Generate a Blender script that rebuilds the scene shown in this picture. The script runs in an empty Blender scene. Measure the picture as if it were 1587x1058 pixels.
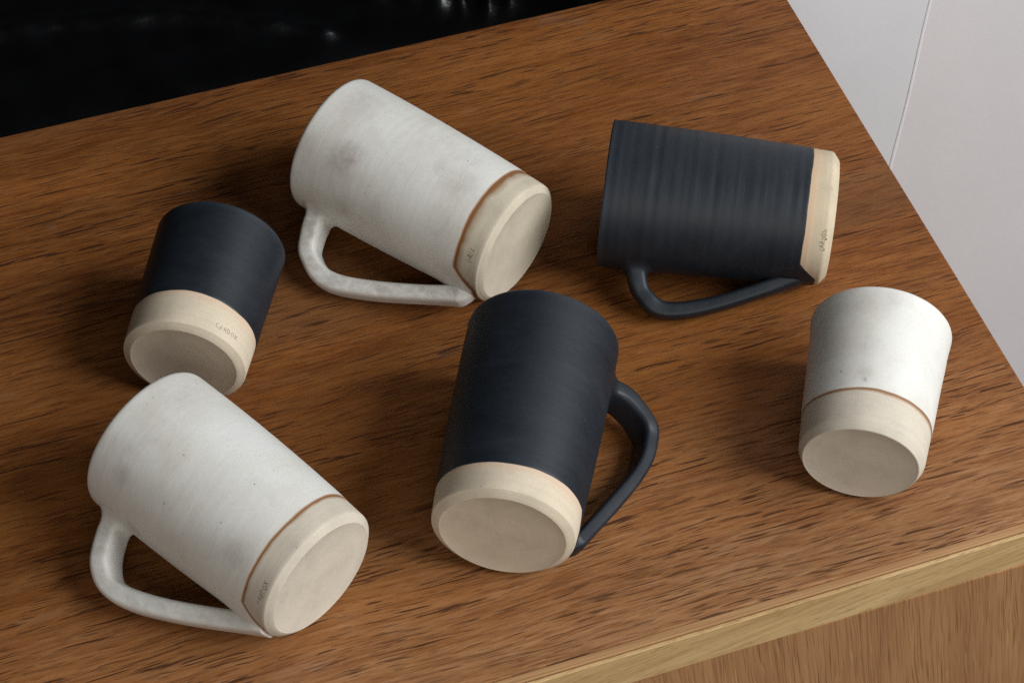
import bpy, math, random
import numpy as np
from mathutils import Matrix, Vector

C = bpy.context.scene.collection
scene = bpy.context.scene
random.seed(4)

# ---------------------------------------------------------------- camera
cam_d = bpy.data.cameras.new("camera")
cam = bpy.data.objects.new("camera", cam_d)
C.objects.link(cam)
R_ = Vector((0.94596, -0.32428, -0.00219))
U_ = Vector((0.24994, 0.72476, 0.64206))
F_ = Vector((0.20662, 0.60791, -0.76665))
cam.matrix_world = Matrix(((R_.x, U_.x, -F_.x, 0), (R_.y, U_.y, -F_.y, 0), (R_.z, U_.z, -F_.z, 1.0), (0, 0, 0, 1)))
cam_d.sensor_width = 36.0
cam_d.lens = 3814.62 / 1587 * 36.0
cam_d.clip_start = 0.05
cam_d.clip_end = 50
scene.camera = cam

# ---------------------------------------------------------------- light
DENOISE_OFF = True
world = bpy.data.worlds.new("World")
scene.world = world
world.use_nodes = True
bg = world.node_tree.nodes["Background"]
bg.inputs["Color"].default_value = (0.86, 0.93, 1.0, 1)
bg.inputs["Strength"].default_value = 0.022

def area_light(name, loc, target, size, power, col):
    d = bpy.data.lights.new(name, 'AREA')
    d.shape = 'RECTANGLE'
    d.size, d.size_y = size
    d.energy = power
    d.color = col
    o = bpy.data.objects.new(name, d)
    C.objects.link(o)
    o.location = loc
    o.rotation_euler = (Vector(target) - Vector(loc)).to_track_quat('-Z', 'Y').to_euler()
    return o
area_light("window_light", (2.05, -0.54, 1.80), (0.32, 0.76, 0.03), (1.8, 1.4), 98.0, (0.94, 0.975, 1.0))
area_light("fill_light", (-0.35, -1.45, 1.35), (0.28, 0.76, 0.03), (1.8, 1.4), 21.0, (1.0, 0.96, 0.90))  # added soft fill from the front, no visible source; lifts the front-facing sides
if DENOISE_OFF: scene.cycles.use_denoising = False

scene.view_settings.view_transform = 'Standard'
scene.view_settings.look = 'None'
scene.view_settings.exposure = 0.0
scene.view_settings.gamma = 1.0

# ---------------------------------------------------------------- helpers
def empty(name, loc=(0, 0, 0)):
    o = bpy.data.objects.new(name, None)
    o.empty_display_size = 0.02
    C.objects.link(o)
    o.location = loc
    return o

def tag(o, label=None, cat=None, group=None, kind=None):
    if label: o["label"] = label
    if cat: o["category"] = cat
    if group: o["group"] = group
    if kind: o["kind"] = kind
    return o

def mesh_obj(name, verts, faces, mat, parent=None, smooth=True, attrs=None, auto=None):
    me = bpy.data.meshes.new(name)
    me.from_pydata([tuple(map(float, v)) for v in verts], [], faces)
    if attrs:
        for k, vals in attrs.items():
            a = me.attributes.new(k, 'FLOAT', 'POINT')
            a.data.foreach_set('value', np.asarray(vals, dtype=np.float32))
    me.validate()
    if smooth:
        me.polygons.foreach_set('use_smooth', [True] * len(me.polygons))
        if auto:
            me.set_sharp_from_angle(angle=math.radians(auto))
    me.materials.append(mat)
    me.update()
    o = bpy.data.objects.new(name, me)
    C.objects.link(o)
    if parent: o.parent = parent
    return o

def rounded_prism(profile, x0, x1):
    """extrude a closed (y,z) profile along x"""
    n = len(profile)
    v = [(x0, y, z) for y, z in profile] + [(x1, y, z) for y, z in profile]
    f = [(i, (i + 1) % n, n + (i + 1) % n, n + i) for i in range(n)]
    f += [tuple(range(n))[::-1], tuple(range(n, 2 * n))]
    return v, f

def box(x0, x1, y0, y1, z0, z1):
    v = [(x, y, z) for z in (z0, z1) for y in (y0, y1) for x in (x0, x1)]
    f = [(0, 2, 3, 1), (4, 5, 7, 6), (0, 1, 5, 4), (2, 6, 7, 3), (0, 4, 6, 2), (1, 3, 7, 5)]
    return v, f

# ---------------------------------------------------------------- materials
class NT:
    def __init__(s, name):
        s.m = bpy.data.materials.new(name)
        s.m.use_nodes = True
        s.t = s.m.node_tree
        s.b = s.t.nodes["Principled BSDF"]
        s.tc = s.t.nodes.new("ShaderNodeTexCoord")
    def n(s, typ, **kw):
        nd = s.t.nodes.new(typ)
        for k, v in kw.items():
            if k in nd.inputs: nd.inputs[k].default_value = v
            else: setattr(nd, k, v)
        return nd
    def l(s, a, b): s.t.links.new(a, b)
    def mapping(s, scale, vec=None, rot=(0, 0, 0), loc=(0, 0, 0)):
        m = s.n("ShaderNodeMapping")
        m.inputs["Scale"].default_value = scale
        m.inputs["Rotation"].default_value = rot
        m.inputs["Location"].default_value = loc
        s.l(vec if vec else s.tc.outputs["Object"], m.inputs["Vector"])
        return m.outputs[0]
    def noise(s, vec, scale=1.0, detail=2.0, rough=0.5, dist=0.0):
        k = s.n("ShaderNodeTexNoise")
        k.inputs["Scale"].default_value = scale
        k.inputs["Detail"].default_value = detail
        k.inputs["Roughness"].default_value = rough
        k.inputs["Distortion"].default_value = dist
        s.l(vec, k.inputs["Vector"])
        return k.outputs["Fac"]
    def ramp(s, fac, stops, interp='LINEAR'):
        r = s.n("ShaderNodeValToRGB")
        r.color_ramp.interpolation = interp
        e = r.color_ramp.elements
        while len(e) < len(stops): e.new(0.5)
        for i, (p, c) in enumerate(stops):
            e[i].position = p
            e[i].color = (c, c, c, 1) if isinstance(c, (int, float)) else (*c, 1)
        s.l(fac, r.inputs["Fac"])
        return r.outputs["Color"]
    def mix(s, fac, a, b, mode='MIX'):
        m = s.n("ShaderNodeMix", data_type='RGBA', blend_type=mode)
        for val, inp in ((fac, m.inputs[0]), (a, m.inputs[6]), (b, m.inputs[7])):
            if isinstance(val, (int, float)): inp.default_value = val
            elif isinstance(val, tuple): inp.default_value = (*val, 1)
            else: s.l(val, inp)
        return m.outputs[2]
    def math(s, op, a, b=None):
        m = s.n("ShaderNodeMath", operation=op)
        for val, inp in ((a, m.inputs[0]), (b, m.inputs[1])):
            if val is None: continue
            if isinstance(val, (int, float)): inp.default_value = val
            else: s.l(val, inp)
        return m.outputs[0]
    def attr(s, name):
        a = s.n("ShaderNodeAttribute")
        a.attribute_name = name
        return a.outputs["Fac"]
    def bump(s, h, strength, dist, prev=None):
        b = s.n("ShaderNodeBump")
        b.inputs["Strength"].default_value = strength
        b.inputs["Distance"].default_value = dist
        s.l(h, b.inputs["Height"])
        if prev: s.l(prev, b.inputs["Normal"])
        return b.outputs["Normal"]
    def out(s, col=None, rough=None, normal=None, spec=None):
        for val, nm in ((col, "Base Color"), (rough, "Roughness"), (normal, "Normal"), (spec, "Specular IOR Level")):
            if val is None: continue
            if isinstance(val, (int, float)): s.b.inputs[nm].default_value = val
            elif isinstance(val, tuple): s.b.inputs[nm].default_value = (*val, 1)
            else: s.l(val, s.b.inputs[nm])
        return s.m

def wobble(k, vec_scale, amp, base=None):
    """object coords pushed sideways (y) by a long lazy noise: grain that wanders"""
    src = base if base else k.tc.outputs["Object"]
    nz = k.noise(k.mapping(vec_scale, src), 1.0, 2.0)
    off = k.math('MULTIPLY', k.math('SUBTRACT', nz, 0.5), amp)
    comb = k.n("ShaderNodeCombineXYZ")
    k.l(off, comb.inputs[1])
    add = k.n("ShaderNodeVectorMath", operation='ADD')
    k.l(src, add.inputs[0]); k.l(comb.outputs[0], add.inputs[1])
    return add.outputs[0]

def wood_top():
    k = NT("oak_top")
    v = wobble(k, (9, 30, 9), 0.010)
    band = k.noise(k.mapping((2.2, 26, 1), v), 1.0, 3.0, 0.55)
    fine = k.noise(k.mapping((40, 560, 1), v), 1.0, 5.0, 0.68)
    col = k.ramp(band, [(0.30, (0.106, 0.0310, 0.0068)), (0.46, (0.176, 0.0550, 0.0122)), (0.58, (0.226, 0.0750, 0.0170)), (0.74, (0.276, 0.100, 0.0255))])
    col = k.mix(k.ramp(fine, [(0.42, 0.0), (0.75, 0.55)]), col, (0.385, 0.166, 0.054))
    col = k.mix(k.ramp(fine, [(0.28, 0.55), (0.45, 0.0)]), col, (0.088, 0.029, 0.010))
    patch = k.noise(k.mapping((3.5, 15, 1), v, loc=(2.3, 0.7, 0)), 1.0, 3.0, 0.55)
    col = k.mix(k.ramp(patch, [(0.52, 0.0), (0.72, 0.55)]), col, (0.33, 0.125, 0.030))
    col = k.mix(k.ramp(patch, [(0.26, 0.55), (0.44, 0.0)]), col, (0.150, 0.075, 0.036))
    arch = k.n("ShaderNodeTexWave", wave_type='BANDS', bands_direction='Y', wave_profile='SIN')
    arch.inputs["Scale"].default_value = 1.0
    arch.inputs["Distortion"].default_value = 5.0
    arch.inputs["Detail"].default_value = 3.0
    arch.inputs["Detail Scale"].default_value = 0.8
    k.l(k.mapping((3.0, 38, 1), v), arch.inputs["Vector"])
    col = k.mix(k.ramp(arch.outputs["Fac"], [(0.55, 0.0), (1.0, 0.12)]), col, (0.095, 0.036, 0.013))
    # open pores, three sizes
    p1 = k.ramp(k.noise(k.mapping((48, 780, 1), v, loc=(3, 7, 0)), 1.0, 1.0, 0.5, 0.12), [(0.618, 0.0), (0.668, 1.0)])
    gate = k.ramp(k.noise(k.mapping((5, 40, 1), v, loc=(1, 5, 0)), 1.0, 2.0), [(0.42, 0.05), (0.58, 1.0)])
    p1 = k.mix(1.0, p1, gate, 'MULTIPLY')
    p2 = k.ramp(k.noise(k.mapping((75, 1150, 1), v, loc=(9, 2, 0)), 1.0, 1.5, 0.5, 0.2), [(0.585, 0.0), (0.69, 0.55)])
    p0 = k.ramp(k.noise(k.mapping((22, 680, 1), v, loc=(5, 11, 0)), 1.0, 1.2, 0.5, 0.12), [(0.68, 0.0), (0.71, 1.0)])
    pores = k.mix(1.0, k.mix(1.0, p1, p2, 'LIGHTEN'), p0, 'LIGHTEN')
    col = k.mix(k.math('MULTIPLY', pores, 0.88), col, (0.044, 0.0145, 0.0062))
    grit = k.noise(k.mapping((1300, 1700, 1)), 1.0, 2.0, 0.6)
    col = k.mix(0.55, col, k.ramp(grit, [(0.28, (0.45, 0.43, 0.42)), (0.5, (0.92, 0.92, 0.92)), (0.72, (1, 1, 1))]), 'MULTIPLY')
    # wood turns paler and less saturated towards the front margin
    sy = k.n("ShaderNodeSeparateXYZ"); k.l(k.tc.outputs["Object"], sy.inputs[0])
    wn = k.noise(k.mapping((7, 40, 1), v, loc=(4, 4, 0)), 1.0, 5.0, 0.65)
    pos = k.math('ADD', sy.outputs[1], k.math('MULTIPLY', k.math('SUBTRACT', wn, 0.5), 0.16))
    front_pale = k.ramp(k.math('MULTIPLY', k.math('ADD', pos, 0.205), 8.0), [(0.0, 0.62), (0.45, 0.30), (1.0, 0.0)])
    col = k.mix(front_pale, col, k.mix(k.math('MULTIPLY', pores, 0.85), k.ramp(fine, [(0.3, (0.20, 0.090, 0.036)), (0.5, (0.36, 0.185, 0.085)), (0.7, (0.46, 0.27, 0.145))]), (0.075, 0.026, 0.011)))
    # greyish scuffs
    sc = k.ramp(k.noise(k.mapping((14, 34, 1)), 1.0, 4.0, 0.65), [(0.64, 0.0), (0.8, 0.12)])
    col = k.mix(sc, col, (0.42, 0.34, 0.28))
    h = k.math('SUBTRACT', k.math('MULTIPLY', fine, 0.35), pores)
    rgh = k.ramp(k.noise(k.mapping((30, 90, 1)), 1.0, 3.0), [(0.3, 0.42), (0.7, 0.56)])
    return k.out(col, k.math('ADD', rgh, k.math('MULTIPLY', pores, 0.25)), k.bump(h, 0.6, 0.0004), 0.14)

def wood_lipping():
    k = NT("pale_oak")
    v = k.mapping((1, 1, 1), rot=(0, math.radians(9), 0))
    band = k.noise(k.mapping((7, 60, 90), v), 1.0, 3.0, 0.55)
    col = k.ramp(band, [(0.3, (0.42, 0.262, 0.112)), (0.5, (0.51, 0.335, 0.152)), (0.72, (0.58, 0.40, 0.195))])
    fine = k.noise(k.mapping((26, 500, 800), v), 1.0, 3.0, 0.6)
    col = k.mix(k.ramp(fine, [(0.35, 0.55), (0.52, 0.0)]), col, (0.33, 0.19, 0.070))
    p = k.ramp(k.noise(k.mapping((120, 1300, 1500), v, loc=(4, 0, 2)), 1.0, 1.5), [(0.60, 0.0), (0.70, 0.55)])
    col = k.mix(p, col, (0.20, 0.105, 0.042))
    return k.out(col, 0.55, k.bump(k.math('SUBTRACT', fine, p), 0.4, 0.0003), 0.3)

def wood_strip():
    k = NT("veneer_edge_wood")
    band = k.noise(k.mapping((9, 500, 500)), 1.0, 3.0, 0.6)
    col = k.ramp(band, [(0.3, (0.27, 0.135, 0.055)), (0.55, (0.38, 0.205, 0.09)), (0.75, (0.47, 0.28, 0.14))])
    return k.out(col, 0.55, k.bump(band, 0.3, 0.0003), 0.3)

PANEL_ROT = 9
def wood_front():
    k = NT("front_oak")
    nz = k.noise(k.mapping((40, 1, 10)), 1.0, 2.0)
    comb = k.n("ShaderNodeCombineXYZ")
    k.l(k.math('MULTIPLY', k.math('SUBTRACT', nz, 0.5), 0.006), comb.inputs[0])
    add = k.n("ShaderNodeVectorMath", operation='ADD')
    k.l(k.tc.outputs["Object"], add.inputs[0]); k.l(comb.outputs[0], add.inputs[1])
    v = k.mapping((1, 1, 1), add.outputs[0], rot=(0, math.radians(PANEL_ROT), 0))
    band = k.noise(k.mapping((30, 1, 2.2), v), 1.0, 3.0, 0.55)
    col = k.ramp(band, [(0.3, (0.28, 0.132, 0.052)), (0.5, (0.355, 0.178, 0.075)), (0.7, (0.42, 0.225, 0.098))])
    fine = k.noise(k.mapping((820, 1, 14), v), 1.0, 3.0, 0.6)
    col = k.mix(k.ramp(fine, [(0.32, 0.6), (0.52, 0.0)]), col, (0.185, 0.070, 0.026))
    flake = k.ramp(k.noise(k.mapping((520, 1, 26), v, loc=(2, 0, 6)), 1.0, 1.5, 0.5, 0.4), [(0.63, 0.0), (0.72, 0.6)])
    col = k.mix(k.math("MULTIPLY", flake, 0.6), col, (0.50, 0.31, 0.135))
    p = k.ramp(k.noise(k.mapping((1300, 1, 24), v, loc=(7, 0, 1)), 1.0, 1.5), [(0.60, 0.0), (0.70, 0.55)])
    col = k.mix(p, col, (0.125, 0.052, 0.020))
    return k.out(col, 0.5, k.bump(k.math('SUBTRACT', fine, p), 0.4, 0.0003), 0.3)

def white_glaze():
    k = NT("white_glaze")
    oi = k.n("ShaderNodeObjectInfo")
    add = k.n("ShaderNodeVectorMath", operation='ADD')
    sc_ = k.n("ShaderNodeVectorMath", operation='SCALE')
    k.l(k.tc.outputs["Object"], add.inputs[0])
    comb = k.n("ShaderNodeCombineXYZ")
    for i in range(3): k.l(oi.outputs["Random"], comb.inputs[i])
    k.l(comb.outputs[0], sc_.inputs[0]); sc_.inputs["Scale"].default_value = 3.0
    k.l(sc_.outputs[0], add.inputs[1])
    v = add.outputs[0]
    cloud = k.noise(k.mapping((26, 26, 26), v), 1.0, 5.0, 0.6)
    col = k.ramp(cloud, [(0.30, (0.630, 0.600, 0.535)), (0.47, (0.715, 0.695, 0.640)), (0.68, (0.755, 0.745, 0.705))])
    smud = k.ramp(k.noise(k.mapping((38, 38, 30), v, loc=(4, 1, 8)), 1.0, 4.0, 0.6, 0.3), [(0.56, 0.0), (0.76, 0.30)])
    col = k.mix(smud, col, (0.40, 0.37, 0.34))
    fg = k.noise(k.mapping((900, 900, 900), v), 1.0, 2.0)
    col = k.mix(k.ramp(fg, [(0.3, 0.16), (0.55, 0.0)]), col, (0.5, 0.47, 0.42))
    speck = k.ramp(k.noise(k.mapping((520, 520, 520), v), 1.0, 0.0), [(0.855, 0.0), (0.875, 0.7)])
    col = k.mix(speck, col, (0.22, 0.17, 0.13))
    sm = k.attr("smudge")
    sn = k.noise(k.mapping((190, 190, 190), v), 1.0, 5.0, 0.7)
    sf = k.math('MULTIPLY', sm, k.ramp(sn, [(0.30, 0.35), (0.66, 1.0)]))
    col = k.mix(sf, col, (0.30, 0.245, 0.205))
    rim = k.ramp(k.attr("glaze_edge"), [(0.25, 0.92), (0.55, 0.45), (1.0, 0.0)])
    col = k.mix(rim, col, (0.26, 0.12, 0.045))
    wear = k.attr("wear")
    wn = k.noise(k.mapping((210, 210, 130), v), 1.0, 5.0, 0.7)
    wf = k.math('MULTIPLY', wear, k.ramp(wn, [(0.38, 0.0), (0.62, 0.85)]))
    col = k.mix(wf, col, (0.34, 0.29, 0.25))
    h = k.noise(k.mapping((60, 60, 240), v), 1.0, 4.0, 0.6)
    return k.out(col, 0.46, k.bump(fg, 0.12, 0.0002, k.bump(h, 0.22, 0.0006)), 0.35)

def navy_glaze(name, rings):
    k = NT(name)
    sep = k.n("ShaderNodeSeparateXYZ")
    k.l(k.tc.outputs["Object"], sep.inputs[0])
    cloud = k.noise(k.mapping((34, 34, 70)), 1.0, 6.0, 0.7)
    col = k.ramp(cloud, [(0.3, (0.0064, 0.0092, 0.0138)), (0.55, (0.0095, 0.0136, 0.0198)), (0.75, (0.0145, 0.0196, 0.0272))])
    fg = k.noise(k.mapping((1100, 1100, 1100)), 1.0, 2.0)
    col = k.mix(k.ramp(fg, [(0.55, 0.0), (0.76, 0.15)]), col, (0.045, 0.056, 0.070))
    col = k.mix(k.math('MULTIPLY', k.attr("lip"), 0.55), col, (0.055, 0.068, 0.088))  # thin glaze at the lip, with its rim highlight put into the colour
    pin = k.ramp(k.noise(k.mapping((700, 700, 700)), 1.0, 0.0), [(0.87, 0.0), (0.89, 0.35)])
    col = k.mix(pin, col, (0.10, 0.105, 0.11))
    ring = k.noise(k.mapping((2.0, 2.0, 240)), 1.0, 3.0, 0.6)
    ringb = k.noise(k.mapping((2.5, 2.5, 700)), 1.0, 2.0, 0.5)
    rr = k.math('ADD', ring, k.math('MULTIPLY', ringb, 0.4))
    col = k.mix(k.ramp(ring, [(0.44, 0.0), (0.68, 0.42 * rings)]), col, (0.027, 0.033, 0.040))
    rgh = k.ramp(cloud, [(0.3, 0.46), (0.7, 0.56)])
    return k.out(col, rgh, k.bump(fg, 0.15, 0.0002, k.bump(rr, 0.35 * rings, 0.0011)), 0.42)

def clay(name, edge_col, width, strength, base):
    """bare stoneware; 'edge' attribute = metres below the glaze line"""
    k = NT(name)
    cloud = k.noise(k.mapping((55, 55, 55)), 1.0, 4.0, 0.6)
    lo = tuple(c * 0.86 for c in base); hi = tuple(min(1, c * 1.08) for c in base)
    col = k.ramp(cloud, [(0.3, lo), (0.5, base), (0.72, hi)])
    ring = k.noise(k.mapping((6, 6, 900)), 1.0, 2.0)
    col = k.mix(k.ramp(ring, [(0.35, 0.25), (0.6, 0.0)]), col, tuple(c * 0.78 for c in base))
    fg = k.noise(k.mapping((1500, 1500, 1500)), 1.0, 2.0)
    col = k.mix(k.ramp(fg, [(0.30, 0.35), (0.52, 0.0)]), col, tuple(c * 0.7 for c in base))
    speck = k.ramp(k.noise(k.mapping((520, 520, 520)), 1.0, 0.0), [(0.865, 0.0), (0.885, 0.7)])
    col = k.mix(speck, col, (0.16, 0.11, 0.07))
    # turning marks on the underside
    sp = k.n("ShaderNodeSeparateXYZ"); k.l(k.tc.outputs["Object"], sp.inputs[0])
    rad = k.math('SQRT', k.math('ADD', k.math('MULTIPLY', sp.outputs[0], sp.outputs[0]), k.math('MULTIPLY', sp.outputs[1], sp.outputs[1])))
    cr_ = k.n("ShaderNodeCombineXYZ"); k.l(k.math('MULTIPLY', rad, 700.0), cr_.inputs[0])
    k.l(k.math('MULTIPLY', sp.outputs[0], 14.0), cr_.inputs[1])
    turn = k.noise(cr_.outputs[0], 1.0, 3.0, 0.6)
    col = k.mix(k.ramp(turn, [(0.34, 0.15), (0.55, 0.0)]), col, tuple(c * 0.8 for c in base))
    stain = k.ramp(k.noise(k.mapping((70, 70, 70), loc=(3, 5, 1)), 1.0, 4.0, 0.65), [(0.60, 0.0), (0.78, 0.16)])
    col = k.mix(stain, col, tuple(c * q for c, q in zip(base, (0.74, 0.68, 0.60))))
    e = k.math('DIVIDE', k.attr("edge"), k.math('MULTIPLY', k.ramp(k.noise(k.mapping((45, 45, 8)), 1.0, 2.0), [(0.3, 0.55), (0.7, 1.3)]), width))
    wob = k.math('MULTIPLY', k.math('SUBTRACT', k.noise(k.mapping((160, 160, 160)), 1.0, 3.0), 0.5), 0.25)
    e = k.math('ADD', e, wob)
    ed = k.ramp(e, [(0.28, strength), (0.52, strength * 0.5), (1.0, 0.0)])
    col = k.mix(ed, col, edge_col)
    h = k.math('ADD', k.math('MULTIPLY', fg, 0.5), k.math('ADD', ring, k.math('MULTIPLY', turn, 0.6)))
    return k.out(col, 0.85, k.bump(h, 0.22, 0.0004), 0.15)

def simple(name, col, rough, spec=0.4):
    k = NT(name)
    nz = k.noise(k.mapping((300, 300, 300)), 1.0, 3.0)
    lo = tuple(c * 0.8 for c in col)
    return k.out(k.ramp(nz, [(0.3, lo), (0.7, col)]), rough, None, spec)

def wall_paint(name, col):
    k = NT(name)
    nz = k.noise(k.mapping((9, 9, 9)), 1.0, 5.0, 0.6)
    c = k.ramp(nz, [(0.3, tuple(x * 0.955 for x in col)), (0.7, col)])
    st = k.ramp(k.noise(k.mapping((24, 24, 7), loc=(3, 1, 2)), 1.0, 4.0, 0.6), [(0.64, 0.0), (0.8, 0.22)])
    c = k.mix(st, c, tuple(x * 0.72 for x in col))
    f = k.noise(k.mapping((180, 180, 180)), 1.0, 4.0)
    l = k.noise(k.mapping((28, 28, 16)), 1.0, 3.0)
    return k.out(c, 0.6, k.bump(f, 0.12, 0.0006, k.bump(l, 0.25, 0.002)), 0.3)

def leather():
    k = NT("black_leather")
    g = k.n("ShaderNodeTexVoronoi")
    g.inputs["Scale"].default_value = 420
    k.l(k.tc.outputs["Object"], g.inputs["Vector"])
    nz = k.noise(k.mapping((40, 40, 40)), 1.0, 4.0)
    col = k.ramp(nz, [(0.3, (0.0010, 0.0010, 0.0012)), (0.7, (0.0022, 0.0023, 0.0027))])
    scuff = k.ramp(k.noise(k.mapping((80, 80, 80), loc=(2, 9, 4)), 1.0, 5.0, 0.7), [(0.62, 0.0), (0.76, 0.4)])
    col = k.mix(k.math('MULTIPLY', scuff, 0.12), col, (0.02, 0.021, 0.024))
    return k.out(col, k.ramp(nz, [(0.3, 0.22), (0.7, 0.30)]), k.bump(g.outputs["Distance"], 0.18, 0.0004), 0.36)

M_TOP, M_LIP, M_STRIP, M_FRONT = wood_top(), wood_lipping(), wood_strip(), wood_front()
M_WHITE = white_glaze()
M_NAVY = navy_glaze("navy_glaze", 0.18)
M_NAVYR = navy_glaze("ridged_navy_glaze", 0.28)
BASE = (0.63, 0.535, 0.405)
M_CLAY_A = clay("clay_broad_rust", (0.215, 0.085, 0.026), 0.0072, 0.95, (0.58, 0.51, 0.39))
M_CLAY_C = clay("clay_thin_rust", (0.24, 0.105, 0.035), 0.0027, 0.95, (0.60, 0.53, 0.43))
M_CLAY_F = clay("clay_cup_rust", (0.27, 0.125, 0.05), 0.0024, 0.90, (0.61, 0.54, 0.44))
M_CLAY_N = clay("clay_plain", (0.62, 0.42, 0.29), 0.0060, 0.55, BASE)
M_CLAY_B = clay("clay_warm", (0.58, 0.38, 0.24), 0.0090, 0.65, (0.61, 0.51, 0.365))
M_STAMP = simple("stamp_dent", (0.22, 0.18, 0.125), 0.9, 0.1)
M_STAMPL = simple("stamp_dent_faint", (0.27, 0.235, 0.175), 0.9, 0.1)
M_WALL_L = wall_paint("white_paint", (0.66, 0.665, 0.69))
M_WALL_R = wall_paint("warm_white_paint", (0.665, 0.645, 0.655))
M_SEAM = wall_paint("caulk_paint", (0.74, 0.74, 0.765))
M_LEATHER = leather()
M_FLOOR = simple("floor_boards", (0.16, 0.11, 0.075), 0.6)

# ---------------------------------------------------------------- setting
FLOOR_Z = -0.62
v, f = box(-3, 4, -3, 5, FLOOR_Z - 0.05, FLOOR_Z)
tag(mesh_obj("floor", v, f, M_FLOOR, smooth=False), kind="structure")

wall = tag(empty("painted_wall", (0.64, 1.045, FLOOR_Z)), "white painted wall with a faint vertical seam beside the wooden sideboard", "wall")
XS, YW, ZW = 0.6435, 1.045, 1.15
def wall_panel(x0, x1, y, mat, lean0=0.0, lean1=0.0):
    nz, nx = 40, 12
    vs, fs = [], []
    for j in range(nz + 1):
        z = j / nz * (ZW - FLOOR_Z)
        zz = z + FLOOR_Z
        a, b = x0 + lean0 * (zz + 0.155), x1 + lean1 * (zz + 0.155)
        for i in range(nx + 1):
            vs.append((a + (b - a) * i / nx - 0.64, y - 1.045, z))
    w = nx + 1
    for j in range(nz):
        for i in range(nx):
            fs.append((j * w + i, j * w + i + 1, (j + 1) * w + i + 1, (j + 1) * w + i))
    o = mesh_obj("wall_panel", vs, fs, mat, wall, smooth=False)
    s = o.modifiers.new("thickness", 'SOLIDIFY')
    s.thickness = 0.08
    s.offset = -1
    return o
LEAN = 0.06
wall_panel(0.47, XS - 0.004, YW, M_WALL_L, 0.0, LEAN)
wall_panel(XS - 0.004, 2.6, YW - 0.0003, M_WALL_R, LEAN, 0.0)
# the seam: an uneven bead of old paint with chips
rs = random.Random(7)
vs, fs = [], []
NS, NR = 260, 7
wid = 0.0014
for j in range(NS + 1):
    zz = FLOOR_Z + (ZW - FLOOR_Z) * j / NS
    wid += rs.uniform(-0.00012, 0.00012)
    wid = min(max(wid, 0.0012), 0.0022)
    chip = 0.45 if rs.random() < 0.012 else 1.0
    cx = XS - 0.004 + LEAN * (zz + 0.155) + 0.0004 * math.sin(j * 0.31)
    for i in range(NR):
        a = math.pi * i / (NR - 1)
        vs.append((cx - math.cos(a) * wid * chip - 0.64, YW - 0.0001 - math.sin(a) * 0.0004 * (0.75 + 0.25 * chip) - 1.045, zz - FLOOR_Z))
for j in range(NS):
    for i in range(NR - 1):
        fs.append((j * NR + i, j * NR + i + 1, (j + 1) * NR + i + 1, (j + 1) * NR + i))
mesh_obj("paint_seam", vs, fs, M_SEAM, wall)
# sofa behind the sideboard
sofa = tag(empty("leather_sofa", (0.0, 1.4, FLOOR_Z)), "glossy black leather sofa in the shadow behind the sideboard", "sofa")
def nz2(x, y):
    return (math.sin(x * 31 + 2 * math.sin(y * 17)) + math.sin(x * 13 - y * 23 + 1.3) + math.sin(y * 41 + x * 7)) / 3
def cushion(name, x0, x1, y0, y1, z0, z1, rad, bulge, wr=0.0, folds=()):
    nu, nv = 360, 120
    vs, fs = [], []
    for j in range(nv + 1):
        for i in range(nu + 1):
            u, w = i / nu, (j / nv) ** 1.8
            # superellipsoid dome over a box footprint
            a, b = 2 * u - 1, 2 * w - 1
            x = (x0 + x1) / 2 + (x1 - x0) / 2 * a
            y = (y0 + y1) / 2 + (y1 - y0) / 2 * b
            ex = min((x - x0), (x1 - x)); ey = min((y - y0), (y1 - y))
            def edge(e): return rad - math.sqrt(max(rad * rad - (rad - min(e, rad)) ** 2, 0))
            z = z1 - edge(ex) - edge(ey) + bulge * (1 - a * a) * (1 - b * b)
            z += wr * nz2(x, y)
            for fx, fy, fl, fw, fh, ang in folds:
                dx, dy = x - fx, y - fy
                p = dx * math.cos(ang) + dy * math.sin(ang); q = -dx * math.sin(ang) + dy * math.cos(ang)
                z += fh * math.exp(-(p / fl) ** 2 - (q / fw) ** 2)
            vs.append((x, y - 1.4, max(z, z0) - FLOOR_Z))
    w_ = nu + 1
    for j in range(nv):
        for i in range(nu):
            fs.append((j * w_ + i, j * w_ + i + 1, (j + 1) * w_ + i + 1, (j + 1) * w_ + i))
    # skirt to the base
    ring = [i for i in range(w_)] + [j * w_ + nu for j in range(1, nv + 1)] + [nv * w_ + i for i in range(nu - 1, -1, -1)] + [j * w_ for j in range(nv - 1, 0, -1)]
    n0 = len(vs)
    for r in ring: vs.append((vs[r][0], vs[r][1], z0 - FLOOR_Z))
    for i in range(len(ring)):
        k = (i + 1) % len(ring)
        fs.append((ring[k], ring[i], n0 + i, n0 + k))
    return mesh_obj(name, vs, fs, M_LEATHER, sofa)
FOLDS = [(0.338, 1.140, 0.012, 0.0095, 0.013, 1.4), (0.353, 1.138, 0.013, 0.0042, 0.011, 1.35), (0.368, 1.128, 0.010, 0.0042, 0.009, 1.15),
         (0.322, 1.150, 0.013, 0.0080, 0.011, 1.5), (0.384, 1.130, 0.012, 0.006, 0.008, 1.0), (0.36, 1.165, 0.016, 0.006, 0.010, 1.25), (0.30, 1.160, 0.016, 0.010, 0.008, 1.7)]
for k in range(26):          # the long soft crease of the seat edge
    u = k / 25
    FOLDS.append((0.03 + 0.23 * u, 1.185 - 0.055 * u + 0.018 * math.sin(math.pi * u) + rs.uniform(-0.0012, 0.0012), 0.0075, 0.0055, 0.0048 * rs.uniform(0.5, 1.2), -0.2))
cushion("seat", -0.75, 0.455, 1.070, 1.75, -0.24, -0.078, 0.055, 0.035, 0.0012, folds=FOLDS)
v, f = box(-0.74, 0.45, -0.32, 0.34, 0.0, -0.25 - FLOOR_Z)
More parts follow.
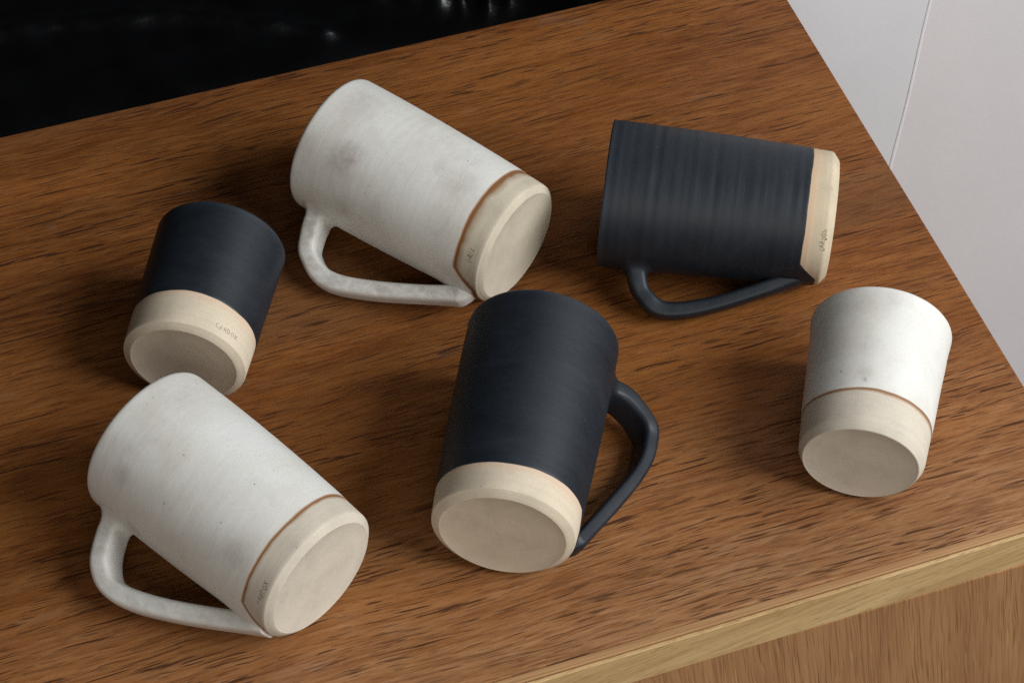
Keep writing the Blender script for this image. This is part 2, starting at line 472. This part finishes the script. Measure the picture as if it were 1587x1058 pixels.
mesh_obj("base", v, f, M_LEATHER, sofa, smooth=False)

# sideboard
X0, X1 = -0.55, 0.5122
YF, YB = 0.5968, 1.0285
sb = tag(empty("sideboard", (0.0, 0.8, FLOOR_Z)), "brown oak sideboard with pale front edge that the cups lie on", "sideboard")
def part(name, v, f, m, smooth=False):
    o = mesh_obj(name, [(x, y - 0.8, z - FLOOR_Z) for x, y, z in v], f, m, sb, smooth)
    return o
def bevelled(o, w=0.0006, seg=2):
    b = o.modifiers.new("edge", 'BEVEL')
    b.width = w; b.segments = seg; b.limit_method = 'ANGLE'
    return o
# table top: its edges follow the lines seen in the photograph (not perfectly square)
def yback(x): return 1.03142 + (x - 0.04286) * (1.02696 - 1.03142) / (0.40965 - 0.04286)
def yfront(x): return 0.59682 + (x - 0.18981) * (0.59878 - 0.59682) / (0.47308 - 0.18981)
top_v = [(X0, yfront(X0), -0.026), (X1, yfront(X1), -0.026), (X1, yback(X1), -0.026), (X0, yback(X0), -0.026),
         (X0, yfront(X0), 0), (X1, yfront(X1), 0), (X1, yback(X1), 0), (X0, yback(X0), 0)]
top_f = [(3, 2, 1, 0), (4, 5, 6, 7), (0, 1, 5, 4), (1, 2, 6, 5), (2, 3, 7, 6), (3, 0, 4, 7)]
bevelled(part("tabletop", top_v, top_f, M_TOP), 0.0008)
SW = 0.0046
def strip(name, d0, d1, z0, z1, m, bev):
    vv = [(X0, yfront(X0) - d1, z0), (X1, yfront(X1) - d1, z0), (X1, yfront(X1) - d0, z0), (X0, yfront(X0) - d0, z0),
          (X0, yfront(X0) - d1, z1), (X1, yfront(X1) - d1, z1), (X1, yfront(X1) - d0, z1), (X0, yfront(X0) - d0, z1)]
    return bevelled(part(name, vv, top_f, m), bev, 3)
strip("edge_strip", 0.0001, SW, -0.0250, -0.0004, M_STRIP, 0.0007)
strip("lipping", SW + 0.0003, SW + 0.0024, -0.0275, -0.0014, M_LIP, 0.0005)
YP = YF - 0.0056
v, f = box(X0 + 0.015, 0.4972, YP, YP + 0.018, FLOOR_Z + 0.06, -0.0272)
bevelled(part("drawer_front", v, f, M_FRONT), 0.0010)
v, f = box(0.4986, X1 - 0.002, YP + 0.001, YB - 0.004, FLOOR_Z + 0.0, -0.0262)
bevelled(part("side_panel", v, f, M_FRONT), 0.0010)
v, f = box(X0 + 0.002, X0 + 0.0136, YP + 0.001, YB - 0.004, FLOOR_Z + 0.0, -0.0262)
bevelled(part("side_panel", v, f, M_FRONT), 0.0010)
v, f = box(X0 + 0.014, 0.498, YB - 0.014, YB - 0.006, FLOOR_Z + 0.06, -0.0262)
part("back_panel", v, f, M_FRONT)
v, f = box(X0 + 0.014, 0.498, YP + 0.03, YP + 0.045, FLOOR_Z, FLOOR_Z + 0.059)
part("plinth", v, f, M_FRONT)

# ---------------------------------------------------------------- pottery
# L, R rim, R base, chamfer height, R foot disc, glaze line (all x0.1 m); x, y, azimuth, belly %
POTS = {
 'A': (1.23715, 0.3888, 0.34933, 0.02743, 0.31109, 1.0699, 0.24677, 0.87844, -0.95153, 3.14714),
 'B': (1.21304, 0.3951, 0.3601, 0.03473, 0.31435, 1.0665, 0.39136, 0.81709, -0.46277, 1.681),
 'C': (1.20104, 0.39819, 0.35819, 0.02861, 0.31771, 1.04453, 0.09633, 0.70978, -1.05854, 3.70564),
 'D': (1.22508, 0.38988, 0.3563, 0.02783, 0.31242, 1.0502, 0.2465, 0.70679, -2.07136, 2.24973),
 'E': (0.81798, 0.34606, 0.32312, 0.02301, 0.27948, 0.60049, 0.11824, 0.84518, -2.06934, 0.0),
 'F': (0.84063, 0.36329, 0.3168, 0.04616, 0.28855, 0.61733, 0.42169, 0.67748, -2.11326, 0.0),
}
HANDLES = {   # control points (t, r) cm, widths, thicknesses cm, dip angle
 'A': ([(1.58, 3.378), (2.03, 5.128), (2.598, 6.064), (4.187, 6.669), (6.83, 5.881), (11.113, 3.891)], (2.035, 1.489, 1.302), (1.15, 1.062, 0.929), 0.48756, -1),
 'B': ([(2.20, 3.22), (2.22, 4.35), (2.72, 5.32), (3.95, 5.95), (6.64, 5.244), (11.0, 3.22)], (2.0, 1.554, 1.28), (1.165, 0.98, 0.78), 0.55938, -1),
 'C': ([(1.55, 3.382), (1.70, 4.55), (2.56, 6.08), (3.973, 6.615), (6.68, 5.715), (11.31, 3.346)], (2.072, 2.0, 1.377), (1.17, 1.102, 0.961), 0.47505, -1),
 'D': ([(1.826, 3.327), (1.68, 4.765), (2.669, 6.239), (3.813, 6.591), (6.025, 6.182), (11.087, 3.813)], (2.097, 1.85, 1.3), (1.147, 0.93, 0.74), 0.47997, 1),
}
STAMP_AT = {'A': (-70.5, -57.5, 0.1156, M_STAMP), 'B': (-72.0, -51.5, 0.1162, M_STAMP), 'C': (-73.0, -51.0, 0.1140, M_STAMP), 'E': (34.0, 59.5, 0.0741, M_STAMPL)}

# stains seen on the white glaze: distance from the rim, angle, radius, strength
SMUDGE = {'A': [(0.0261, -45, 0.010, 0.42), (0.0330, -38, 0.006, 0.28), (0.0925, -13.8, 0.010, 0.30), (0.0952, -56, 0.010, 0.16), (0.0912, 13, 0.006, 0.22), (0.0369, -83, 0.006, 0.25), (0.0057, -47, 0.006, 0.25), (0.016, 5, 0.012, 0.16), (0.06, -20, 0.016, 0.10), (0.055, -75, 0.014, 0.14)],
          'C': [(0.0938, -48, 0.0085, 0.34), (0.0214, -55, 0.0055, 0.28), (0.0688, -12, 0.014, 0.10), (0.0188, 19, 0.013, 0.14), (0.0333, -93, 0.005, 0.40), (0.0767, -56, 0.010, 0.10)],
          'F': [(0.0531, -8.6, 0.0045, 0.30), (0.0567, -8, 0.0009, 0.8), (0.0367, -12, 0.006, 0.18), (0.0076, 2, 0.008, 0.16), (0.012, -20, 0.007, 0.15)]}
WEB = {'A': 0.0042, 'B': 0.0008, 'C': 0.0042, 'D': 0.0018}
GEDGE = {'A': 0.0011, 'C': 0.0010, 'F': 0.0008}

def catmull(P, m=8):
    P = np.vstack([2 * P[0] - P[1], P, 2 * P[-1] - P[-2]])
    o = []
    for i in range(1, len(P) - 2):
        a, b, c, d = P[i - 1:i + 3]
        for t in np.arange(m) / m:
            o.append(.5 * ((2 * b) + (-a + c) * t + (2 * a - 5 * b + 4 * c - d) * t * t + (-a + 3 * b - 3 * c + d) * t ** 3))
    o.append(P[-2])
    return np.array(o)

GLYPH = {   # single-stroke letters in a unit box
 'C': [[(.9, .85), (.55, 1), (.2, .8), (.1, .45), (.25, .1), (.6, 0), (.92, .15)]],
 'A': [[(0, 0), (.45, 1), (.9, 0)], [(.2, .38), (.72, .36)]],
 'R': [[(.1, 0), (.12, 1), (.65, .95), (.78, .72), (.6, .52), (.14, .5)], [(.45, .5), (.88, 0)]],
 'D': [[(.1, 0), (.1, 1), (.6, .9), (.88, .5), (.62, .08), (.1, 0)]],
 'O': [[(.5, 1), (.14, .8), (.05, .45), (.25, .08), (.55, 0), (.88, .25), (.93, .6), (.78, .9), (.5, 1)]],
 'X': [[(.02, 0), (.92, 1)], [(.08, 1), (.9, .02)]],
}

def pot(key, name, label, cat, group, glaze, clay_m, ridges, lip, seed, wear=0.0):
    q = POTS[key]
    L, Rr, Rb, hc, Rf, G = [k * 0.1 for k in q[:6]]
    x, y, az, belly = q[6:10]
    Ls = L - hc
    rr = random.Random(seed)
    g = np.array([math.cos(az), math.sin(az), 0])
    th = math.atan2(Rr - Rb, Ls)
    ax = math.cos(th) * g + np.array([0, 0, -math.sin(th)])
    nn = math.sin(th) * g + np.array([0, 0, math.cos(th)])
    s = np.cross(nn, ax)
    lift = belly * 0.01 * (Rr + Rb) / 2
    o = np.array([x, y, 0]) - g * (math.hypot(Ls, Rr - Rb) / 2) + nn * Rr + np.array([0, 0, lift])
    base = o + ax * L
    Mw = np.eye(4)
    Mw[:3, 0], Mw[:3, 1], Mw[:3, 2], Mw[:3, 3] = s, -nn, -ax, base
    root = empty(name)
    root.matrix_world = Matrix(Mw.tolist())
    tag(root, label, cat, group)
    hd = HANDLES.get(key)
    phh = None
    if hd: phh = hd[4] * (math.pi / 2 + hd[3])

    def prof(t):
        u = t / Ls
        r = Rr + (Rb - Rr) * u
        r *= 1 + belly * 0.01 * 4 * u * (1 - u)
        if key == 'F':   # small flare at the lip
            r += -0.00028 * math.exp(-((t - 0.011) / 0.006) ** 2) - 0.0004 * math.exp(-((t - 0.03) / 0.02) ** 2)
        return r
    ph1, ph2, ph3 = [rr.uniform(0, 6.28) for _ in range(3)]
    rip = [(rr.uniform(350, 1400), rr.uniform(0, 6.28), rr.uniform(0.4, 1)) for _ in range(7)]
    def ripple(t): return ridges * 0.00006 * sum(a * math.sin(w * t + p) for w, p, a in rip)
    def wobbly(t, p):
        return 1 + 0.0032 * math.cos(2 * p + ph1) * (1 - 0.6 * t / L) + 0.0016 * math.cos(3 * p + ph2 + 20 * t)
    def web(t, p):
        """the clay swelling where the handle was pressed on above the foot"""
        if phh is None: return 0.0
        dp = ((p - phh + math.pi) % (2 * math.pi) - math.pi) * Rb
        tc = Ls - 0.0092
        st = 0.0042 if t > tc else 0.0110
        return WEB[key] * math.exp(-((t - tc) / st) ** 2 - (dp / 0.0085) ** 2)
    def surf(t, p): return prof(t) * wobbly(t, p) + ripple(t) + web(t, p)
    def bound(p):
        b = G + 0.0004 * math.sin(2 * p + ph3) + 0.00014 * math.sin(5 * p + ph1) + 0.00007 * math.sin(11 * p + ph2) + 0.00004 * math.sin(23 * p + ph3)
        if phh is not None:
            d = abs((p - phh + math.pi) % (2 * math.pi) - math.pi)
            w = min(max((0.60 - d) / 0.36, 0), 1)
            b += (Ls - 0.0022 - b) * w
        return b
    def loc(t, p, r): return (r * math.sin(p), -r * math.cos(p), L - t)
    N = 144
    PH = [2 * math.pi * i / N for i in range(N)]
    def lathe(rows, caps=()):
        vs, fs = [], []
        for row in rows:
            for p in PH: vs.append(loc(*row(p)))
        for j in range(len(rows) - 1):
            for i in range(N):
                k = (i + 1) % N
                fs.append((j * N + i, j * N + k, (j + 1) * N + k, (j + 1) * N + i))
        for ci, row, flip in caps:
            vs.append(loc(*row)); c = len(vs) - 1
            for i in range(N):
                k = (i + 1) % N
                fs.append((ci * N + i, ci * N + k, c) if not flip else (ci * N + k, ci * N + i, c))
        return vs, fs
    T = 0.0042
    rows = []
    # inside floor -> inner wall -> lip -> outside -> glaze edge
    rows.append(lambda p: (L - 0.009, p, 0.004))
    rows.append(lambda p: (L - 0.009, p, Rb - T - 0.006))
    rows.append(lambda p: (L - 0.0115, p, Rb - T - 0.0015))
    for u in (0.8, 0.55, 0.3, 0.12):
        rows.append(lambda p, u=u: (Ls * u, p, surf(Ls * u, p) - T))
    # lip: half-round of radius set by 'lip'
    for a in np.linspace(math.pi, 0, 9):
        rows.append(lambda p, a=a: (lip * (1 - math.sin(a)), p, surf(lip, p) - T / 2 + (T / 2) * math.cos(a) if abs(math.cos(a)) > 0.999 else surf(lip, p) - T / 2 + (T / 2) * math.copysign(abs(math.cos(a)) ** 0.8, math.cos(a))))
    NB = 90
    for j in range(1, NB + 1):
        def row(p, j=j):
            t = lip + (bound(p) - 0.0006 - lip) * (j / NB)
            return (t, p, surf(t, p))
        rows.append(row)
    rows.append(lambda p: (bound(p) - 0.0002, p, surf(bound(p), p) - 0.00006))
    rows.append(lambda p: (bound(p), p, surf(bound(p), p) - 0.00035))
    vs, fs = lathe(rows, [(0, (L - 0.009, 0, 0.0), True)])
    sm_, ge_, lp_ = [], [], []
    for ri, row in enumerate(rows):
        for p in PH:
            t_ = row(p)[0]
            a_ = 0.0
            if ri > 7:
                for st, sp, sz, am in SMUDGE.get(key, ()):
                    dp = (p - math.radians(sp) + math.pi) % (2 * math.pi) - math.pi
                    a_ += am * math.exp(-(((t_ - st) / sz) ** 2 + (dp * Rr / sz) ** 2))
            lp_.append(math.exp(-t_ / 0.0016) if ri > 4 else 0.0)
            sm_.append(min(a_ * 1.5, 0.9))
            ge_.append(min(abs(bound(p) - t_) / GEDGE.get(key, 0.0011), 5.0) if ri > 7 else 5.0)
    sm_.append(0.0); ge_.append(5.0); lp_.append(0.0)
    mesh_obj("body", vs, fs, glaze, root, attrs={"wear": [0.0] * len(vs), "smudge": sm_, "glaze_edge": ge_, "lip": lp_})
    # bare clay foot
    CH = 0.0016 if key == "B" else 0.0010
    frows, edge = [], []
    def frow(fn): frows.append(fn)
    frow(lambda p: (bound(p) - 0.0012, p, surf(bound(p), p) - 0.0006))
    NF = 12
    for j in range(NF + 1):
        def row(p, j=j):
            b = bound(p) - 0.0003
            t = b + (Ls - CH - b) * j / NF
            return (t, p, surf(t, p) - 0.00032)
        frow(row)
    soft = 0.30 if key == "B" else 0.12
    def cham(fr, p, off=0.0):
        r0, r1 = Rb - 0.00032, Rf
        return (Ls + (L - Ls) * fr, p, (r0 + (r1 - r0) * fr + off) * wobbly(L, p))
    frow(lambda p: (Ls - CH * 0.35, p, surf(Ls, p) - 0.00040))
    frow(lambda p: cham(soft * 0.35, p, -0.00008))
    frow(lambda p: cham(soft, p, -0.00002))
    frow(lambda p: cham(0.55, p))
    frow(lambda p: cham(0.94, p))
    frow(lambda p: (L, p, (Rf - 0.0003) * wobbly(L, p)))
    frow(lambda p: (L - 0.00025, p, Rf * wobbly(L, p) - 0.0012))
    frow(lambda p: (L - 0.0007, p, Rf * 0.72))
    frow(lambda p: (L - 0.0009, p, Rf * 0.4))
    vs, fs = lathe(frows, [(len(frows) - 1, (L - 0.00095, 0, 0.0), False)])
    for row in frows:
        for p in PH: edge.append(row(p)[0] - bound(p) if row(p)[0] < Ls + CH * 0.1 else 0.05)
    edge.append(0.05)
    foot = mesh_obj("foot", vs, fs, clay_m, root, attrs={"edge": edge}, auto=27)
    # stamp
    if key in STAMP_AT:
        a0, a1, t0, sm = STAMP_AT[key]
        word = "CARDOX"
        hgt = 0.0025
        cell = math.radians(a1 - a0) / len(word)
        sv, sf = [], []
        for ci, ch in enumerate(word):
            jt, jr = rr.uniform(-.22, .22), rr.uniform(-.22, .22)
            for st in GLYPH[ch]:
                pts = [(cell * (ci + 0.80 * (px + jr * py)), hgt * (py - 0.5 + jt)) for px, py in st]
                # resample
                dense = []
                for (xa, ya), (xb, yb) in zip(pts[:-1], pts[1:]):
                    for k in range(4): dense.append((xa + (xb - xa) * k / 4, ya + (yb - ya) * k / 4))
                dense.append(pts[-1])
                P3 = [np.array([prof(t0) * dx, dy]) for dx, dy in dense]
                hw = 0.00019
                press = rr.uniform(-0.00004, 0.00004)
                for k in range(len(P3)):
                    if rr.random() < 0.10: press = rr.uniform(-0.00010, 0.00005)
                    tg = P3[min(k + 1, len(P3) - 1)] - P3[max(k - 1, 0)]
                    tg = tg / max(np.linalg.norm(tg), 1e-9)
                    nrm = np.array([-tg[1], tg[0]]) * hw
                    for w, up in ((-1.3, -0.0002), (-0.6, 0.00006 + press), (0.6, 0.00006 + press), (1.3, -0.0002)):
                        qv = P3[k] + nrm * w
                        t = t0 - qv[1]
                        p = math.radians(a0) + qv[0] / prof(t0)
                        sv.append(loc(t, p, surf(t, p) - 0.00032 + up))
                    if k:
                        b0 = len(sv) - 8
                        for e in range(3): sf.append((b0 + e, b0 + e + 1, b0 + 5 + e, b0 + 4 + e))
        mesh_obj("maker_stamp", sv, sf, sm, foot)
    # handle
    if hd:
        ctl, W3, T3, al, sg = hd
        cl = catmull(np.array(ctl) * 0.01, 10)
        Wd = catmull(np.stack([np.interp(np.arange(6), [0, 2, 5], np.array(W3) * .01)] * 2, 1), 10)[:, 0]
        Tk = catmull(np.stack([np.interp(np.arange(6), [0, 2, 5], np.array(T3) * .01)] * 2, 1), 10)[:, 0]
        dphi = phh
        er = np.array([math.sin(dphi), -math.cos(dphi), 0])      # outwards, local
        eb = np.array([math.cos(dphi), math.sin(dphi), 0])       # across the strap
        kk = np.linspace(0, 1, len(Wd))
        Wd = Wd * (1 + 0.12 * np.clip((kk - 0.80) / 0.2, 0, 1) ** 2) * (1 + 0.022 * np.sin(kk * 17 + ph1) + 0.015 * np.sin(kk * 31 + ph2))
        Tk = Tk * (1 + 0.030 * np.sin(kk * 14 + ph2) + 0.018 * np.sin(kk * 27 + ph3))
        P = np.stack([er * r_ + np.array([0, 0, L - t_]) for t_, r_ in cl])
        tg = np.gradient(P, axis=0); tg /= np.linalg.norm(tg, axis=1)[:, None]
        nv = np.cross(eb, tg)
        NA = 56
        A = np.linspace(0, 2 * math.pi, NA + 1)[:-1]
        e = 0.52
        ca = np.sign(np.cos(A)) * np.abs(np.cos(A)) ** e
        sa = np.sign(np.sin(A)) * np.abs(np.sin(A)) ** e
        def ring(i): return P[i] + ca[:, None] * nv[i] * Tk[i] / 2 + sa[:, None] * eb * Wd[i] / 2
        def clear(i):
            R3 = ring(i)
            return min(math.hypot(*v_[:2]) - prof(min(max(L - v_[2], 0), Ls)) for v_ in R3)
        idx = [i for i in range(len(P)) if clear(i) > 0.0028]
        i0, i1 = idx[0], idx[-1]
        if i1 - 2 > i0: i1 -= 0
        def project(vtx, d):
            """slide along d until the body surface is met"""
            lo, pnt = 0.0, vtx
            for k in range(400):
                q_ = vtx + d * (k * 0.0002)
                t_ = L - q_[2]
                if math.hypot(q_[0], q_[1]) <= prof(min(max(t_, 0), Ls)): return q_
            return vtx + d * 0.012
        def root_rings(i, d, F, n=8, tlim=(0.003, Ls - 0.0016)):
            R3 = ring(i)
            hit = [project(v_, d) for v_ in R3]
            tp = []
            for h_ in hit:
                t_ = L - h_[2]
                p_ = math.atan2(h_[0], -h_[1])
                p_ = (p_ - dphi + math.pi) % (2 * math.pi) - math.pi
                tp.append((t_, p_ * prof(min(max(t_, 0), Ls))))
            tp = np.array(tp); cen = tp.mean(0)
            out = []
            for k in range(NA):
                dv = tp[k] - cen; ln = np.linalg.norm(dv)
                dv = dv / max(ln, 1e-6)
                fp = tp[k] + dv * F
                fp[0] = min(max(fp[0], tlim[0]), tlim[1])
                def on(f_, dr):
                    pp = dphi + f_[1] / prof(f_[0])
                    return np.array(loc(f_[0], pp, surf(f_[0], pp) + dr))
                w1 = on(fp, -0.00012)
                fb = fp - dv * 0.002
                wt = w1 - on(fb, -0.00012); wt /= max(np.linalg.norm(wt), 1e-9)
                out.append((R3[k], w1, wt))
            rings = []
            for j in range(1, n + 1):
                u = j / n
                rg = []
                for a_, w1, wt in out:
                    m = np.linalg.norm(w1 - a_) * 1.15
                    h00, h10 = 2 * u ** 3 - 3 * u ** 2 + 1, u ** 3 - 2 * u ** 2 + u
                    h01, h11 = -2 * u ** 3 + 3 * u ** 2, u ** 3 - u ** 2
                    rg.append(h00 * a_ + h10 * m * d + h01 * w1 + h11 * m * wt)
                rings.append(np.array(rg))
            return rings
        top_r = root_rings(i0, -(tg[i0] * 0.5 + er * 0.5) / np.linalg.norm(tg[i0] * 0.5 + er * 0.5), 0.0072)
        # lower end: run on along its own line into the wall, with a skirt where it meets the body
        iend = len(P) - 1
        ext_t = tg[iend]
        main = [ring(i) for i in range(i0, iend + 1)]
        te = Ls - 0.0022
        target = er * (prof(te) - 0.0022) + np.array([0, 0, L - te])
        R_end = main[-1].copy()
        for k in range(1, 13):
            u = k / 12
            cen = P[iend] * (1 - u) + target * u
            sc_ = max(1 - u ** 1.6, 0.02) ** 0.8
            main.append(cen + (R_end - P[iend]) * sc_)
        FS = 0.0065
        for ri in range(len(main)):
            if ri < (i1 - i0) * 0.5: continue
            R3 = main[ri]
            for k in range(NA):
                v_ = R3[k]
                t_ = L - v_[2]
                tc = min(max(t_, 0), Ls - 0.0017)
                h_ = math.hypot(v_[0], v_[1]) - prof(tc) - web(tc, math.atan2(v_[0], -v_[1]))
                side = float(v_ @ eb)
                if h_ < FS and t_ > 0.07:
                    w_ = (1 - max(h_, -0.001) / FS) ** 2
                    R3[k] = v_ + eb * math.copysign(1, side) * min(abs(side) / 0.003, 1) * w_ * 0.0012
                lim = Ls - 0.0014
                if L - R3[k][2] > lim: R3[k][2] = L - lim - 0.0001 * (k % 2) * 0
        allr = top_r[::-1] + main
        hv = np.vstack(allr)
        hf = []
        for j in range(len(allr) - 1):
            for i in range(NA):
                k = (i + 1) % NA
                hf.append((j * NA + i, j * NA + k, (j + 1) * NA + k, (j + 1) * NA + i))
        wr_ = []
        for j in range(len(allr)):
            for i in range(NA): wr_.append(wear * (0.35 + 0.65 * abs(math.sin(A[i])) ** 3))
        mesh_obj("handle", hv, hf, glaze, root, attrs={"wear": wr_, "smudge": [0.0] * len(hv), "glaze_edge": [5.0] * len(hv)})
    return root

pot('A', "mug", "white glazed mug with mottled smudges and a broad rusty glaze edge, lying at the back", "mug", "tall mugs with handles", M_WHITE, M_CLAY_A, 0.1, 0.0026, 1, 0.6)
pot('B', "mug", "ridged navy mug with its handle at the front, lying near the right table edge", "mug", "tall mugs with handles", M_NAVYR, M_CLAY_B, 0.6, 0.0010, 2)
pot('C', "mug", "white glazed mug lying against the small navy cup, thin brown line above its foot", "mug", "tall mugs with handles", M_WHITE, M_CLAY_C, 0.1, 0.0026, 3, 0.35)
pot('D', "mug", "smooth navy mug in the middle, foot facing the viewer and handle to its right", "mug", "tall mugs with handles", M_NAVY, M_CLAY_N, 0.12, 0.0020, 4)
pot('E', "cup", "small navy cup without handle, foot partly hidden by a white mug", "cup", "small cups without handles", M_NAVY, M_CLAY_N, 0.1, 0.0018, 5)
pot('F', "cup", "small white cup without handle, lying near the right table edge", "cup", "small cups without handles", M_WHITE, M_CLAY_F, 0.15, 0.0018, 6)
